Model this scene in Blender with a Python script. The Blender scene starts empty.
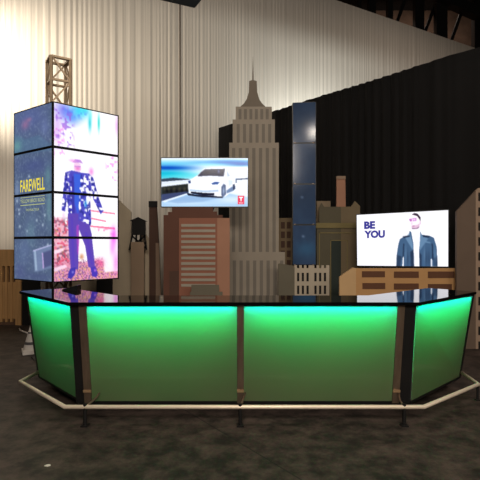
import bpy, bmesh, math, random
import numpy as np
from mathutils import Vector, Matrix

random.seed(7)
rng = np.random.default_rng(11)
SC = bpy.context.scene
COL = SC.collection

CAMZ = 1.6          # eye height of the photographer
HOR = 243.0         # horizon row in the 480 px frame
F = 480.0           # focal length in pixels


def P(px, py, Y):
    """point at depth Y seen at pixel (px, py)"""
    return Vector(((px - 240.0) / F * Y, Y, CAMZ - (py - HOR) / F * Y))


# ------------------------------------------------------------------ materials
def srgb(c):
    c = np.asarray(c, float) / 255.0
    return np.where(c <= 0.04045, c / 12.92, ((c + 0.055) / 1.055) ** 2.4)


def mat(name, rgb, rough=0.6, metal=0.0, var=0.12, scale=6.0, spec=0.4, bump=0.0, stretch=None, detail=4.0):
    m = bpy.data.materials.new(name)
    m.use_nodes = True
    nt = m.node_tree
    b = nt.nodes['Principled BSDF']
    b.inputs['Roughness'].default_value = rough
    b.inputs['Metallic'].default_value = metal
    b.inputs['Specular IOR Level'].default_value = spec
    tc = nt.nodes.new('ShaderNodeTexCoord')
    mp = nt.nodes.new('ShaderNodeMapping')
    if stretch:
        mp.inputs['Scale'].default_value = stretch
    nz = nt.nodes.new('ShaderNodeTexNoise')
    nz.inputs['Scale'].default_value = scale
    nz.inputs['Detail'].default_value = detail
    rp = nt.nodes.new('ShaderNodeValToRGB')
    c = srgb(rgb)
    lo, hi = c * (1 - var), np.minimum(c * (1 + var), 1)
    rp.color_ramp.elements[0].position = 0.3
    rp.color_ramp.elements[1].position = 0.7
    rp.color_ramp.elements[0].color = (*lo, 1)
    rp.color_ramp.elements[1].color = (*hi, 1)
    nt.links.new(tc.outputs['Object'], mp.inputs['Vector'])
    nt.links.new(mp.outputs['Vector'], nz.inputs['Vector'])
    nt.links.new(nz.outputs['Fac'], rp.inputs['Fac'])
    nt.links.new(rp.outputs['Color'], b.inputs['Base Color'])
    if bump:
        bp = nt.nodes.new('ShaderNodeBump')
        bp.inputs['Strength'].default_value = bump
        nt.links.new(nz.outputs['Fac'], bp.inputs['Height'])
        nt.links.new(bp.outputs['Normal'], b.inputs['Normal'])
    return m


def screen_mat(name, strength):
    m = bpy.data.materials.new(name)
    m.use_nodes = True
    nt = m.node_tree
    b = nt.nodes['Principled BSDF']
    b.inputs['Base Color'].default_value = (0.006, 0.006, 0.008, 1)
    b.inputs['Roughness'].default_value = 0.12
    b.inputs['Specular IOR Level'].default_value = 0.15
    at = nt.nodes.new('ShaderNodeAttribute')
    at.attribute_name = 'picture'
    nt.links.new(at.outputs['Color'], b.inputs['Emission Color'])
    b.inputs['Emission Strength'].default_value = strength
    return m


def ink_mat(name, rgb, strength):
    m = bpy.data.materials.new(name)
    m.use_nodes = True
    b = m.node_tree.nodes['Principled BSDF']
    b.inputs['Base Color'].default_value = (0.006, 0.006, 0.008, 1)
    b.inputs['Roughness'].default_value = 0.22
    b.inputs['Emission Color'].default_value = (*srgb(rgb), 1)
    b.inputs['Emission Strength'].default_value = strength
    return m


M = {}
M['black'] = mat('black_metal', (20, 19, 19), 0.45, 0.0, 0.2)
M['bezel'] = mat('black_bezel', (14, 14, 16), 0.35, 0.0, 0.1)
M['truss'] = mat('beige_truss', (176, 152, 124), 0.5, 0.2, 0.15)
M['steel'] = mat('brushed_steel', (126, 108, 92), 0.36, 0.7, 0.15, 30, stretch=(1, 1, 0.05))
M['rail'] = mat('satin_rail', (236, 220, 198), 0.42, 0.35, 0.03)
M['band'] = mat('bronze_band', (176, 146, 112), 0.4, 0.5, 0.1)
M['counter'] = mat('black_gloss_counter', (9, 9, 10), 0.04, 0.0, 0.2, 3, spec=0.8)
M['inner'] = mat('inner_panel', (50, 52, 50), 0.7, 0.0, 0.05)
M['back_panel'] = mat('black_laminate', (24, 23, 23), 0.5, 0.0, 0.1)
M['white_paint'] = mat('white_plastic', (215, 208, 200), 0.5, 0.0, 0.04)
M['grey_mark'] = mat('grey_mark', (90, 86, 88), 0.6, 0.0, 0.2)


# ------------------------------------------------------------------ object helpers
def chain_loc(o):
    v = Vector((0, 0, 0))
    while o is not None:
        v += o.location
        o = o.parent
    return v


def tag(o, label=None, cat=None, group=None, kind=None):
    if label: o['label'] = label
    if cat: o['category'] = cat
    if group: o['group'] = group
    if kind: o['kind'] = kind
    return o


def thing(name, label, cat, loc):
    o = bpy.data.objects.new(name, None)
    o.empty_display_size = 0.2
    o.location = loc
    COL.objects.link(o)
    return tag(o, label, cat)


def obj(name, bm, m, parent=None, smooth=False, recalc=True):
    if recalc:
        bmesh.ops.recalc_face_normals(bm, faces=bm.faces)
    off = chain_loc(parent)
    bmesh.ops.translate(bm, verts=bm.verts, vec=-off)
    me = bpy.data.meshes.new(name)
    bm.to_mesh(me)
    bm.free()
    for x in (m if isinstance(m, (list, tuple)) else [m]):
        me.materials.append(x)
    if smooth:
        for p in me.polygons: p.use_smooth = True
    o = bpy.data.objects.new(name, me)
    COL.objects.link(o)
    if parent is not None:
        o.parent = parent
    return o


def prism(bm, pts, vec, mi=0):
    """solid between polygon pts and the same polygon moved by vec"""
    vec = Vector(vec)
    a = [bm.verts.new(Vector(p)) for p in pts]
    b = [bm.verts.new(Vector(p) + vec) for p in pts]
    n = len(pts)
    fs = [bm.faces.new(a), bm.faces.new(list(reversed(b)))]
    for i in range(n):
        fs.append(bm.faces.new((a[i], b[i], b[(i + 1) % n], a[(i + 1) % n])))
    for f in fs: f.material_index = mi
    return fs


def box(bm, x0, x1, y0, y1, z0, z1, mi=0):
    return prism(bm, [(x0, y0, z0), (x1, y0, z0), (x1, y0, z1), (x0, y0, z1)], (0, y1 - y0, 0), mi)


def beam(bm, p, q, w, d=None, mi=0):
    p, q = Vector(p), Vector(q)
    t = (q - p).normalized()
    s = t.cross(Vector((0, 0, 1)))
    if s.length < 1e-3: s = Vector((1, 0, 0))
    s.normalize()
    u = s.cross(t)
    d = d or w
    pts = [p + s * a * w / 2 + u * b * d / 2 for a, b in ((-1, -1), (1, -1), (1, 1), (-1, 1))]
    prism(bm, pts, q - p, mi)


def tube(bm, pts, r, n=12, caps=True):
    pts = [Vector(p) for p in pts]
    rings = []
    for i, p in enumerate(pts):
        t0 = (p - pts[i - 1]).normalized() if i else None
        t1 = (pts[i + 1] - p).normalized() if i < len(pts) - 1 else None
        t = ((t0 or t1) + (t1 or t0)).normalized()
        k = 1.0
        if t0 and t1: k = 1.0 / max(0.5, t.dot(t1))
        up = Vector((0, 0, 1)) if abs(t.z) < 0.9 else Vector((1, 0, 0))
        s = t.cross(up).normalized()
        u = s.cross(t)
        rings.append([bm.verts.new(p + s * math.cos(2 * math.pi * j / n) * r * k + u * math.sin(2 * math.pi * j / n) * r) for j in range(n)])
    for a, b in zip(rings, rings[1:]):
        for j in range(n):
            bm.faces.new((a[j], a[(j + 1) % n], b[(j + 1) % n], b[j]))
    if caps:
        bm.faces.new(rings[0]); bm.faces.new(list(reversed(rings[-1])))


def lathe(bm, c, prof, n=20):
    rings = []
    for r, z in prof:
        rings.append([bm.verts.new((c[0] + r * math.cos(2 * math.pi * j / n), c[1] + r * math.sin(2 * math.pi * j / n), z)) for j in range(n)])
    for a, b in zip(rings, rings[1:]):
        for j in range(n):
            bm.faces.new((a[j], a[(j + 1) % n], b[(j + 1) % n], b[j]))
    bm.faces.new(rings[0]); bm.faces.new(rings[-1])


# ------------------------------------------------------------------ pictures on the screens
class Pic:
    """small software painter for what the displays show; u right, v down, 0..1"""
    def __init__(s, w, h, bg):
        s.w, s.h = w, h
        s.u, s.v = np.meshgrid(np.linspace(0, 1, w), np.linspace(0, 1, h))
        s.a = np.ones((h, w, 3)) * np.asarray(bg, float)

    def mix(s, k, c):
        k = np.clip(k, 0, 1)[..., None]
        s.a = s.a * (1 - k) + np.asarray(c, float) * k

    def poly(s, pts, c, alpha=1.0, blur=1):
        acc = np.zeros_like(s.u)
        for du, dv in ((-.25, -.25), (.25, -.25), (-.25, .25), (.25, .25)):
            x, y = s.u + du / s.w, s.v + dv / s.h
            ins = np.zeros(s.u.shape, bool)
            n = len(pts)
            for i in range(n):
                x0, y0 = pts[i]; x1, y1 = pts[(i + 1) % n]
                if y0 == y1: continue
                c1 = ((y0 > y) != (y1 > y)) & (x < (x1 - x0) * (y - y0) / (y1 - y0) + x0)
                ins ^= c1
            acc += ins * 0.25
        for _ in range(blur): acc = s._b(acc)
        s.mix(acc * alpha, c)

    def patt(s, pts, c, nu, nv, thr, alpha=1.0):
        keep = s.a.copy()
        s.a = np.zeros_like(s.a)
        s.poly(pts, (1, 1, 1), 1, 0)
        k = s.a[..., 0]
        s.a = keep
        s.mix(k * np.clip((s.noise(nu, nv) - thr) * 9, 0, 1) * alpha, c)

    @staticmethod
    def _b(a):
        p = np.pad(a, 1, mode='edge')
        return (p[:-2, 1:-1] + p[2:, 1:-1] + p[1:-1, :-2] + p[1:-1, 2:] + 2 * a) / 6

    def blob(s, cu, cv, ru, rv, c, alpha=1.0, p=1.0):
        d = ((s.u - cu) / ru) ** 2 + ((s.v - cv) / rv) ** 2
        s.mix(alpha * np.exp(-d * p), c)

    def noise(s, nu, nv):
        g = rng.random((nv + 2, nu + 2))
        x, y = s.u * nu, s.v * nv
        i, j = x.astype(int), y.astype(int)
        fx, fy = x - i, y - j
        fx, fy = fx * fx * (3 - 2 * fx), fy * fy * (3 - 2 * fy)
        return (g[j, i] * (1 - fx) * (1 - fy) + g[j, i + 1] * fx * (1 - fy) + g[j + 1, i] * (1 - fx) * fy + g[j + 1, i + 1] * fx * fy)

    def mottle(s, u0, v0, u1, v1, c, nu, nv, thr=0.5, alpha=1.0, soft=0.08):
        e = np.minimum(np.minimum((s.u - u0), (u1 - s.u)) / soft, np.minimum((s.v - v0), (v1 - s.v)) / (soft * 0.5))
        k = np.clip((s.noise(nu, nv) - thr) * 5, 0, 1) * np.clip(e, 0, 1)
        s.mix(k * alpha, c)

    def crop(s, v0, v1, h):
        rows = np.linspace(v0 * (s.h - 1), v1 * (s.h - 1), h)
        i = np.clip(rows.astype(int), 0, s.h - 2); f = (rows - i)[:, None, None]
        return s.a[i] * (1 - f) + s.a[i + 1] * f


def add_picture(bm, lay, TL, TR, BL, BR, img, mi=0):
    h, w, _ = img.shape
    lin = srgb(np.clip(img, 0, 255))
    TL, TR, BL, BR = (np.array(x) for x in (TL, TR, BL, BR))
    rows = []
    for j in range(h):
        v = j / (h - 1)
        row = []
        for i in range(w):
            u = i / (w - 1)
            p = (TL * (1 - u) + TR * u) * (1 - v) + (BL * (1 - u) + BR * u) * v
            vt = bm.verts.new(p)
            vt[lay] = (*lin[j, i], 1.0)
            row.append(vt)
        rows.append(row)
    for j in range(h - 1):
        for i in range(w - 1):
            f = bm.faces.new((rows[j][i], rows[j + 1][i], rows[j + 1][i + 1], rows[j][i + 1]))
            f.material_index = mi


def text_shape(body, bold=0.0):
    cu = bpy.data.curves.new('t', 'FONT')
    cu.body = body
    cu.offset = bold
    cu.resolution_u = 3
    o = bpy.data.objects.new('t', cu)
    COL.objects.link(o)
    dg = bpy.context.evaluated_depsgraph_get()
    me = o.evaluated_get(dg).to_mesh()
    vs = np.array([v.co[:2] for v in me.vertices])
    fs = [tuple(p.vertices) for p in me.polygons]
    o.evaluated_get(dg).to_mesh_clear()
    bpy.data.objects.remove(o)
    bpy.data.curves.remove(cu)
    lo, hi = vs.min(0), vs.max(0)
    return (vs - lo) / (hi - lo), fs


def overlay(bm, TL, TR, BL, BR, vs, fs, u0, v0, u1, v1, mi, lift=0.002):
    """flat shapes in u, v coordinates; vs normalised with y up"""
    TL, TR, BL, BR = (Vector(x) for x in (TL, TR, BL, BR))
    n = (BL - TL).cross(TR - TL).normalized() * lift
    out = []
    for x, y in vs:
        u, v = u0 + (u1 - u0) * float(x), v1 + (v0 - v1) * float(y)
        out.append(bm.verts.new((TL * (1 - u) + TR * u) * (1 - v) + (BL * (1 - u) + BR * u) * v + n))
    for f in fs:
        try:
            bm.faces.new([out[i] for i in f]).material_index = mi
        except ValueError:
            pass


SQ = (np.array([(0, 0), (1, 0), (1, 1), (0, 1)]), [(0, 1, 2, 3)])


def inset(TL, TR, BL, BR, w, h, n):
    """corners pulled in by bezel sizes and pushed along n"""
    TL, TR, BL, BR = (Vector(x) for x in (TL, TR, BL, BR))
    r = (TR - TL).normalized() * w; d = (BL - TL).normalized() * h
    return TL + r + d + n, TR - r + d + n, BL + r - d + n, BR - r - d + n


# ------------------------------------------------------------------ the setting
def make_floor():
    m = bpy.data.materials.new('dark_stained_concrete')
    m.use_nodes = True
    nt = m.node_tree
    b = nt.nodes['Principled BSDF']
    tc = nt.nodes.new('ShaderNodeTexCoord')
    n1 = nt.nodes.new('ShaderNodeTexNoise'); n1.inputs['Scale'].default_value = 5.0; n1.inputs['Detail'].default_value = 9; n1.inputs['Roughness'].default_value = 0.72
    n2 = nt.nodes.new('ShaderNodeTexNoise'); n2.inputs['Scale'].default_value = 0.9; n2.inputs['Detail'].default_value = 5
    mx = nt.nodes.new('ShaderNodeMix'); mx.data_type = 'FLOAT'; mx.inputs[0].default_value = 0.22
    rp = nt.nodes.new('ShaderNodeValToRGB')
    rp.color_ramp.elements[0].position = 0.42; rp.color_ramp.elements[0].color = (0.016, 0.0125, 0.0105, 1)
    rp.color_ramp.elements[1].position = 0.62; rp.color_ramp.elements[1].color = (0.074, 0.053, 0.044, 1)
    L = nt.links.new
    L(tc.outputs['Object'], n1.inputs['Vector']); L(tc.outputs['Object'], n2.inputs['Vector'])
    L(n1.outputs['Fac'], mx.inputs[2]); L(n2.outputs['Fac'], mx.inputs[3])
    L(mx.outputs[0], rp.inputs['Fac'])
    # a saw-cut joint running diagonally across the slab
    a, c = P(250, 449, 480 * CAMZ / (449 - HOR)), P(300, 479, 480 * CAMZ / (479 - HOR))
    d = (c - a); nrm = Vector((-d.y, d.x, 0)).normalized()
    dp = nt.nodes.new('ShaderNodeVectorMath'); dp.operation = 'DOT_PRODUCT'; dp.inputs[1].default_value = nrm
    L(tc.outputs['Object'], dp.inputs[0])
    sb = nt.nodes.new('ShaderNodeMath'); sb.operation = 'SUBTRACT'; sb.inputs[1].default_value = nrm.dot(Vector((a.x, a.y, 0)))
    ab = nt.nodes.new('ShaderNodeMath'); ab.operation = 'ABSOLUTE'
    lt = nt.nodes.new('ShaderNodeMath'); lt.operation = 'LESS_THAN'; lt.inputs[1].default_value = 0.004
    L(dp.outputs['Value'], sb.inputs[0]); L(sb.outputs[0], ab.inputs[0]); L(ab.outputs[0], lt.inputs[0])
    m2 = nt.nodes.new('ShaderNodeMix'); m2.data_type = 'RGBA'
    m2.inputs[7].default_value = (0.008, 0.008, 0.008, 1)
    L(lt.outputs[0], m2.inputs[0]); L(rp.outputs['Color'], m2.inputs[6])
    L(m2.outputs[2], b.inputs['Base Color'])
    b.inputs['Roughness'].default_value = 0.62
    b.inputs['Specular IOR Level'].default_value = 0.25
    bp = nt.nodes.new('ShaderNodeBump'); bp.inputs['Strength'].default_value = 0.12
    L(n1.outputs['Fac'], bp.inputs['Height']); L(bp.outputs['Normal'], b.inputs['Normal'])
    bm = bmesh.new()
    box(bm, -16, 20, -6, 32, -0.2, 0.0)
    tag(obj('floor', bm, m), kind='structure')


make_floor()
dk = mat('dark_roof', (26, 22, 20), 0.9, 0, 0.2)
bm = bmesh.new(); box(bm, -16, 20, -6, 32, 17.0, 17.2)
tag(obj('ceiling', bm, dk), kind='structure')
bm = bmesh.new(); box(bm, -16, 20, 31.8, 32, 0, 17.0)
tag(obj('wall_back', bm, mat('brown_hall_wall', (92, 74, 62), 0.9, 0, 0.25, 1.5)), kind='structure')

# roof trusses at the far end of the hall, showing above the white drape
tr = thing('roof_truss', 'dark steel roof trusswork in the gloom above the white drape', 'truss', (0, 26, 17.0))
TY = 26.0
for x, w in ((359, 3), (371.5, 7), (389.5, 5), (418.5, 9), (440.5, 11), (477, 8)):
    a = P(x, 60, TY)
    bm = bmesh.new(); box(bm, a.x - w / 960 * TY, a.x + w / 960 * TY, TY - 0.2, TY + 0.2, 9.0, 17.0)
    obj('upright', bm, M['black'], tr)
for x0, y0, x1, y1 in ((408, -8, 396, 24), (437, 2, 422, 37), (463, 8, 449, 46), (484, 16, 470, 52)):
    bm = bmesh.new(); beam(bm, P(x0 + 2, y0 - 6, TY + .3), P(x1 - 4, y1 + 12, TY + .3), 0.16)
    obj('diagonal_brace', bm, M['black'], tr)
bm = bmesh.new(); beam(bm, P(420, -12, TY - .3), P(500, 24, TY - .3), 0.55, 0.5)
obj('rafter', bm, M['black'], tr)
bm = bmesh.new(); beam(bm, P(320, -30, TY - .3), P(420, -12, TY - .3), 0.55, 0.5)
obj('rafter', bm, M['black'], tr)

# ------------------------------------------------------------------ drapes
def drape(name, p0, p1, z0, z1, period, amp, m, label, top_wave=0.0, nz=8, step=0.03):
    p0, p1 = Vector(p0), Vector(p1)
    d = (p1 - p0); Lth = d.length; d.normalize()
    n = Vector((d.y, -d.x, 0))
    cols = int(Lth / step)
    s = np.linspace(0, Lth, cols)
    r = np.random.default_rng(len(name))
    prof = np.zeros(cols)
    # uneven gathers: a phase that speeds up and slows down along the cloth
    ph = np.cumsum(1.0 + 0.55 * np.interp(s, np.linspace(0, Lth, int(Lth / 0.45) + 3), r.normal(0, 1, int(Lth / 0.45) + 3))) * (2 * math.pi / period) * (s[1] - s[0])
    k = np.interp(s, np.linspace(0, Lth, int(Lth / 0.5) + 3), r.uniform(0.35, 1.25, int(Lth / 0.5) + 3))
    prof = amp * k * np.sin(ph) + amp * 0.45 * k[::-1] * np.sin(2.3 * ph + 1.0)
    prof2 = amp * 0.5 * np.sin(ph * 0.61 + 2.0)
    bm = bmesh.new()
    rows = []
    for j in range(nz + 1):
        t = j / nz
        row = []
        for i in range(cols):
            f = prof[i] * (0.75 + 0.35 * (1 - t)) + prof2[i] * (1 - t)
            q = p0 + d * float(s[i]) + n * float(f)
            zt = z0 + (z1 - z0) * t
            if j == nz and top_wave: zt += top_wave * math.sin(s[i] * 2.1) * 0.5
            row.append(bm.verts.new((q.x, q.y, zt)))
        rows.append(row)
    for a, b in zip(rows, rows[1:]):
        for i in range(cols - 1):
            bm.faces.new((a[i], a[i + 1], b[i + 1], b[i]))
    o = obj(name, bm, m, None, smooth=True, recalc=False)
    md = o.modifiers.new('cloth', 'SOLIDIFY'); md.thickness = 0.006
    return tag(o, label, 'curtain')


def cloth_mat(name, rgb, var, transl, fine=1.6):
    m = mat(name, rgb, 0.85, 0, var, 5, spec=0.15, stretch=(fine, fine, 0.02))
    return m


white_m = cloth_mat('ivory_cloth', (212, 204, 192), 0.17, 0, 7)  # fine vertical streaks put the dark lines of folds into the colour
black_m = cloth_mat('black_cloth', (20, 19, 19), 0.22, 0)
drape('stage_curtain', (-9.0, 14.6 - 5.4, 0), (12.2, 14.6 + 7.32, 0), 0.02, 10.0, 0.17, 0.0055, white_m,
      'tall ivory white pleated curtain forming the far backdrop', nz=5, step=0.028)
bd0, bd1 = Vector((-0.6, 13.7, 0)), Vector((5.2, 6.52, 0))
drape('pipe_and_drape_curtain', bd0, bd1, 0.02, 4.88, 0.36, 0.03, black_m,
      'black pleated curtain hanging on a slanting line behind the cut-out skyline', top_wave=0.012, nz=6, step=0.025)

# slim upright in front of the white drape
q = P(180, 100, 13.1)
bm = bmesh.new(); tube(bm, [(q.x, 13.1, 0.01), (q.x, 13.1, 9.6)], 0.022, 8)
root = thing('curtain_pole', 'slim dark upright pole in front of the white curtain, left of centre', 'pole', (q.x, 13.1, 0))
obj('upright', bm, mat('dark_pole', (88, 76, 66), 0.6, 0.2, 0.1), root)
bm = bmesh.new(); box(bm, q.x - .25, q.x + .25, 12.9, 13.3, 0.0, 0.012); obj('base_plate', bm, M['black'], root)

# ------------------------------------------------------------------ overhead hanging loudspeaker
c = P(195, 8.7, 6.0)
dl, dr = Vector((-.89, -.45, 0)), Vector((.45, -.89, 0))
root = thing('hanging_loudspeaker', 'dark boxy loudspeaker hanging overhead, cut by the top edge', 'loudspeaker', (c.x, c.y, c.z))
bm = bmesh.new(); prism(bm, [c, c + dl * .62, c + dl * .62 + dr * .48, c + dr * .48], (0, 0, .36))
bmesh.ops.bevel(bm, geom=bm.edges[:], offset=.012, segments=2, affect='EDGES')
obj('cabinet', bm, mat('dark_speaker_cabinet', (38, 44, 42), 0.5, 0, 0.1), root)
bm = bmesh.new(); g0 = c + dr * .482 + Vector((0, 0, .03)); prism(bm, [g0 + dl * .03, g0 + dl * .59, g0 + dl * .59 + Vector((0, 0, .3)), g0 + dl * .03 + Vector((0, 0, .3))], dr * .012)
obj('grille', bm, M['black'], root)
for k in (.12, .5):
    t = c + dl * k + dr * .24 + Vector((0, 0, .355)); bm = bmesh.new(); tube(bm, [t, (t.x, t.y, 17.0)], .006, 6)
    obj('suspension_cable', bm, M['black'], root)

# ------------------------------------------------------------------ cut-out skyline flats
FT = 0.05


def flat_part(name, pts, Y, m, root, t=FT):
    bm = bmesh.new()
    prism(bm, [P(x, y, Y) if y != 'f' else Vector(((x - 240) / F * Y, Y, 0.0)) for x, y in pts], (0, t, 0))
    return obj(name, bm, m, root)


def rect(x0, y0, x1, y1):
    return [(x0, y0), (x1, y0), (x1, y1), (x0, y1)]


def flat_root(name, label, x, Y, cat='cutout'):
    return thing(name, label, cat, ((x - 240) / F * Y, Y, 0))


def paint(name, rgb, var=0.06):
    return mat(name, rgb, 0.75, 0, var, 3.0, spec=0.25)


C_ = {}
C_['taupe'] = paint('taupe_paint', (190, 174, 150))
C_['brown'] = paint('brown_paint', (146, 124, 103))
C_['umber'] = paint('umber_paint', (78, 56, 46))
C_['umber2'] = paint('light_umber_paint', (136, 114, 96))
C_['maroon'] = paint('maroon_brown_paint', (92, 60, 48))
C_['terra'] = paint('terracotta_paint', (136, 89, 71))
C_['salmon'] = paint('salmon_paint', (156, 114, 92))
C_['stripe'] = paint('grey_window_paint', (150, 142, 128))
C_['grey'] = paint('grey_brown_paint', (100, 94, 80))
C_['empire'] = paint('stone_grey_paint', (146, 136, 123))
C_['empire_d'] = paint('stone_dark_paint', (116, 109, 100))
C_['spire'] = paint('spire_paint', (112, 102, 91))
C_['slot'] = paint('pale_stone_paint', (172, 160, 142))
C_['dark'] = paint('window_black_paint', (24, 22, 21))
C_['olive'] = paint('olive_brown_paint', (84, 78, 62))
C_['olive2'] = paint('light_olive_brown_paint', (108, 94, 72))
C_['gold'] = paint('dull_gold_paint', (116, 104, 68))
C_['tan'] = paint('tan_paint', (178, 136, 90))
C_['tan2'] = paint('light_tan_paint', (188, 154, 112))
C_['brownwin'] = paint('brown_window_paint', (92, 60, 42))
C_['rose'] = paint('rose_grey_shade_paint', (98, 82, 70))  # side face: its shade is mixed into this darker paint
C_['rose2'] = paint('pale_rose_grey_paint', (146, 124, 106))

r_ = flat_root('skyline_cutout', 'plain taupe building cut-out with sloping roof right of the video tower', 118, 8.7)
flat_part('facade', [(66, 'f'), (131, 'f'), (131, 212), (119, 200), (66, 200)], 8.7, C_['taupe'], r_)
r_ = flat_root('skyline_cutout', 'low black cut-out glimpsed under the right-hand side of the video tower', 104, 8.4)
flat_part('facade', [(96.5, 'f'), (112, 'f'), (112, 268), (96.5, 268)], 8.4, C_['dark'], r_)
r_ = thing('black_panel', 'low black panel beside the partition post, behind the video tower', 'panel', (-3.9, 9.35, 0))
bm = bmesh.new(); box(bm, (22.4 - 240) / F * 9.35, (40 - 240) / F * 9.35, 9.33, 9.38, 0, 1.3); obj('board', bm, M['black'], r_)

r_ = flat_root('skyline_cutout', 'narrow brown building cut-out with a water tower silhouette on its roof', 138, 8.5)
flat_part('facade', [(130.8, 'f'), (144, 'f'), (144, 242), (130.8, 242)], 8.5, C_['brown'], r_)
wt = flat_part('water_tank', [(131.7, 235), (145.2, 235), (145.2, 221.5), (147.2, 221.5), (138, 217), (129.6, 220.8), (131.7, 221.5)], 8.5, C_['dark'], r_)
bm = bmesh.new()
for x0, y0, x1, y1 in ((132.5, 234, 129.4, 250), (144.5, 234, 146.4, 250), (136.5, 234, 135.5, 249), (140.5, 234, 141, 249),
                       (132, 236, 146, 248), (145, 236, 130, 248), (130.5, 243, 145.5, 243)):
    beam(bm, P(x0, y0, 8.52), P(x1, y1, 8.52), 0.016, 0.03)
obj('tank_stand', bm, C_['dark'], r_)

r_ = flat_root('skyline_cutout', 'pale brown slant-topped cut-out squeezed between water tower and chimney', 147, 8.75)
flat_part('facade', [(141, 'f'), (150.5, 'f'), (150.5, 241), (143, 231), (141, 231)], 8.75, C_['taupe'], r_)

r_ = flat_root('skyline_cutout', 'tall thin dark brown chimney cut-out left of the red-brown building', 155, 8.3)
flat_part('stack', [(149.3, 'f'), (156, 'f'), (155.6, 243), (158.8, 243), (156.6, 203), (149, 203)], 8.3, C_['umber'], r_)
flat_part('pale_side', [(156, 'f'), (162.5, 'f'), (158.8, 243), (155.6, 243)], 8.3, C_['umber2'], r_)  # right side in a paler umber than the stack
flat_part('cap', rect(148.6, 201, 157, 207), 8.28, C_['dark'], r_)

r_ = flat_root('skyline_cutout', 'red-brown stepped-top building cut-out with grey window bands under the left television', 196, 7.85)
YO = 7.3
flat_part('crown', [(163.5, 'f'), (179, 'f'), (179, 219), (222.5, 219), (222.5, 215), (217, 215), (217, 211.5), (213, 211.5), (213, 207.2), (172, 207.2), (172, 212), (168, 212), (168, 215), (163.5, 215)], YO + .012, C_['maroon'], r_)
flat_part('front_face', [(179, 'f'), (217.3, 'f'), (217.3, 218), (179, 218)], YO, C_['terra'], r_)
flat_part('side_face', [(217.3, 'f'), (229.7, 'f'), (229.7, 218), (217.3, 218)], YO, C_['salmon'], r_)
flat_part('doorway', [(169.5, 'f'), (178.8, 'f'), (178.8, 271), (169.5, 271)], YO + .004, C_['umber'], r_, .01)
for i in range(12):
    y = 224.0 + 5.45 * i
    flat_part('window', rect(181.2, y, 215.3, y + 2.7), YO - .006, C_['stripe'], r_, .01)

r_ = flat_root('skyline_cutout', 'low dark grey cut-out in front of the red-brown building', 205, 7.1)
flat_part('facade', [(190, 'f'), (222.5, 'f'), (222.5, 292), (219, 292), (219, 285), (191.3, 285), (191.3, 292), (190, 292)], 7.1, C_['grey'], r_)

# the skyscraper
YE = 8.5
r_ = flat_root('skyscraper_cutout', 'tallest cut-out: grey striped art-deco skyscraper with a pointed spire', 254, YE)
flat_part('spire', [(252.2, 80), (252.9, 56), (253.7, 80), (256.8, 81), (257.2, 92), (259.3, 99), (262, 103.3), (265.6, 106.6), (240.4, 106.6), (244, 103.3), (246.7, 99), (248.8, 92), (249.2, 81)], YE, C_['spire'], r_)


def tier(pts, stripes, y0, y1, d):
    bm = bmesh.new()
    prism(bm, [P(x, y, YE + d) if y != 'f' else Vector(((x - 240) / F * (YE + d), YE + d, 0.0)) for x, y in pts], (0, FT, 0))
    for x, w in stripes:
        prism(bm, [P(a, b, YE + d - .004) if b != 'f' else Vector(((a - 240) / F * (YE + d - .004), YE + d - .004, 0.0)) for a, b in ((x - w / 2, y0), (x + w / 2, y0), (x + w / 2, y1), (x - w / 2, y1))], (0, .006, 0), 1)
    obj('tier', bm, [C_['empire'], C_['empire_d']], r_)


tier(rect(235.7, 106.6, 271.8, 119.4), [(240 + 5.45 * i, 2.9) for i in range(6)], 109, 119.4, 0)
tier(rect(232.7, 119.4, 274.8, 142.7), [(238.2 + 6.3 * i, 3.0) for i in range(6)], 124, 142.7, -.01)
tier([(229.2, 'f'), (278.8, 'f'), (278.8, 142.7), (229.2, 142.7)], [(233.6 + 6.75 * i, 3.2) for i in range(7)], 148, 'f', -.02)
tier([(229.2, 'f'), (285, 'f'), (285, 252), (229.2, 252)], [(234.4 + 6.75 * i, 3.2) for i in range(8)], 260.5, 'f', -.05)

r_ = flat_root('skyline_cutout', 'brown cut-out with small square windows beside the dark screen column', 287, 9.2)
flat_part('facade', [(278, 'f'), (296, 'f'), (296, 218), (278, 218)], 9.2, paint('window_block_paint', (124, 106, 82)), r_)
for i in range(5):
    for x in (281.0, 286.8):
        flat_part('window', rect(x, 222 + 9.5 * i, x + 3.9, 228.6 + 9.5 * i), 9.195, C_['umber'], r_, .01)

r_ = flat_root('skyline_cutout', 'pale stone cut-out with tall slot windows and notched top below the dark screens', 305, 8.1)
pts = [(294.6, 'f'), (329.3, 'f'), (329.3, 265.3)]
for x in (325, 320.2, 315.5, 307.6, 302.9, 298.2):
    pts += [(x + 1.1, 265.3), (x + 1.1, 268.2), (x - 1.1, 268.2), (x - 1.1, 265.3)]
pts += [(294.6, 265.3)]
flat_part('front_face', pts, 8.1, C_['slot'], r_)
flat_part('side_face', [(278.3, 'f'), (294.6, 'f'), (294.6, 266), (279.5, 263.5), (278.3, 264)], 8.1, C_['grey'], r_)
for y0, y1 in ((272.8, 281.3), (285.6, 294)):
    for x in (298.2, 302.9, 307.6, 315.5, 320.2, 325):
        flat_part('window', rect(x - 1.1, y0, x + 1.1, y1), 8.096, C_['dark'], r_, .008)

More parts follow.
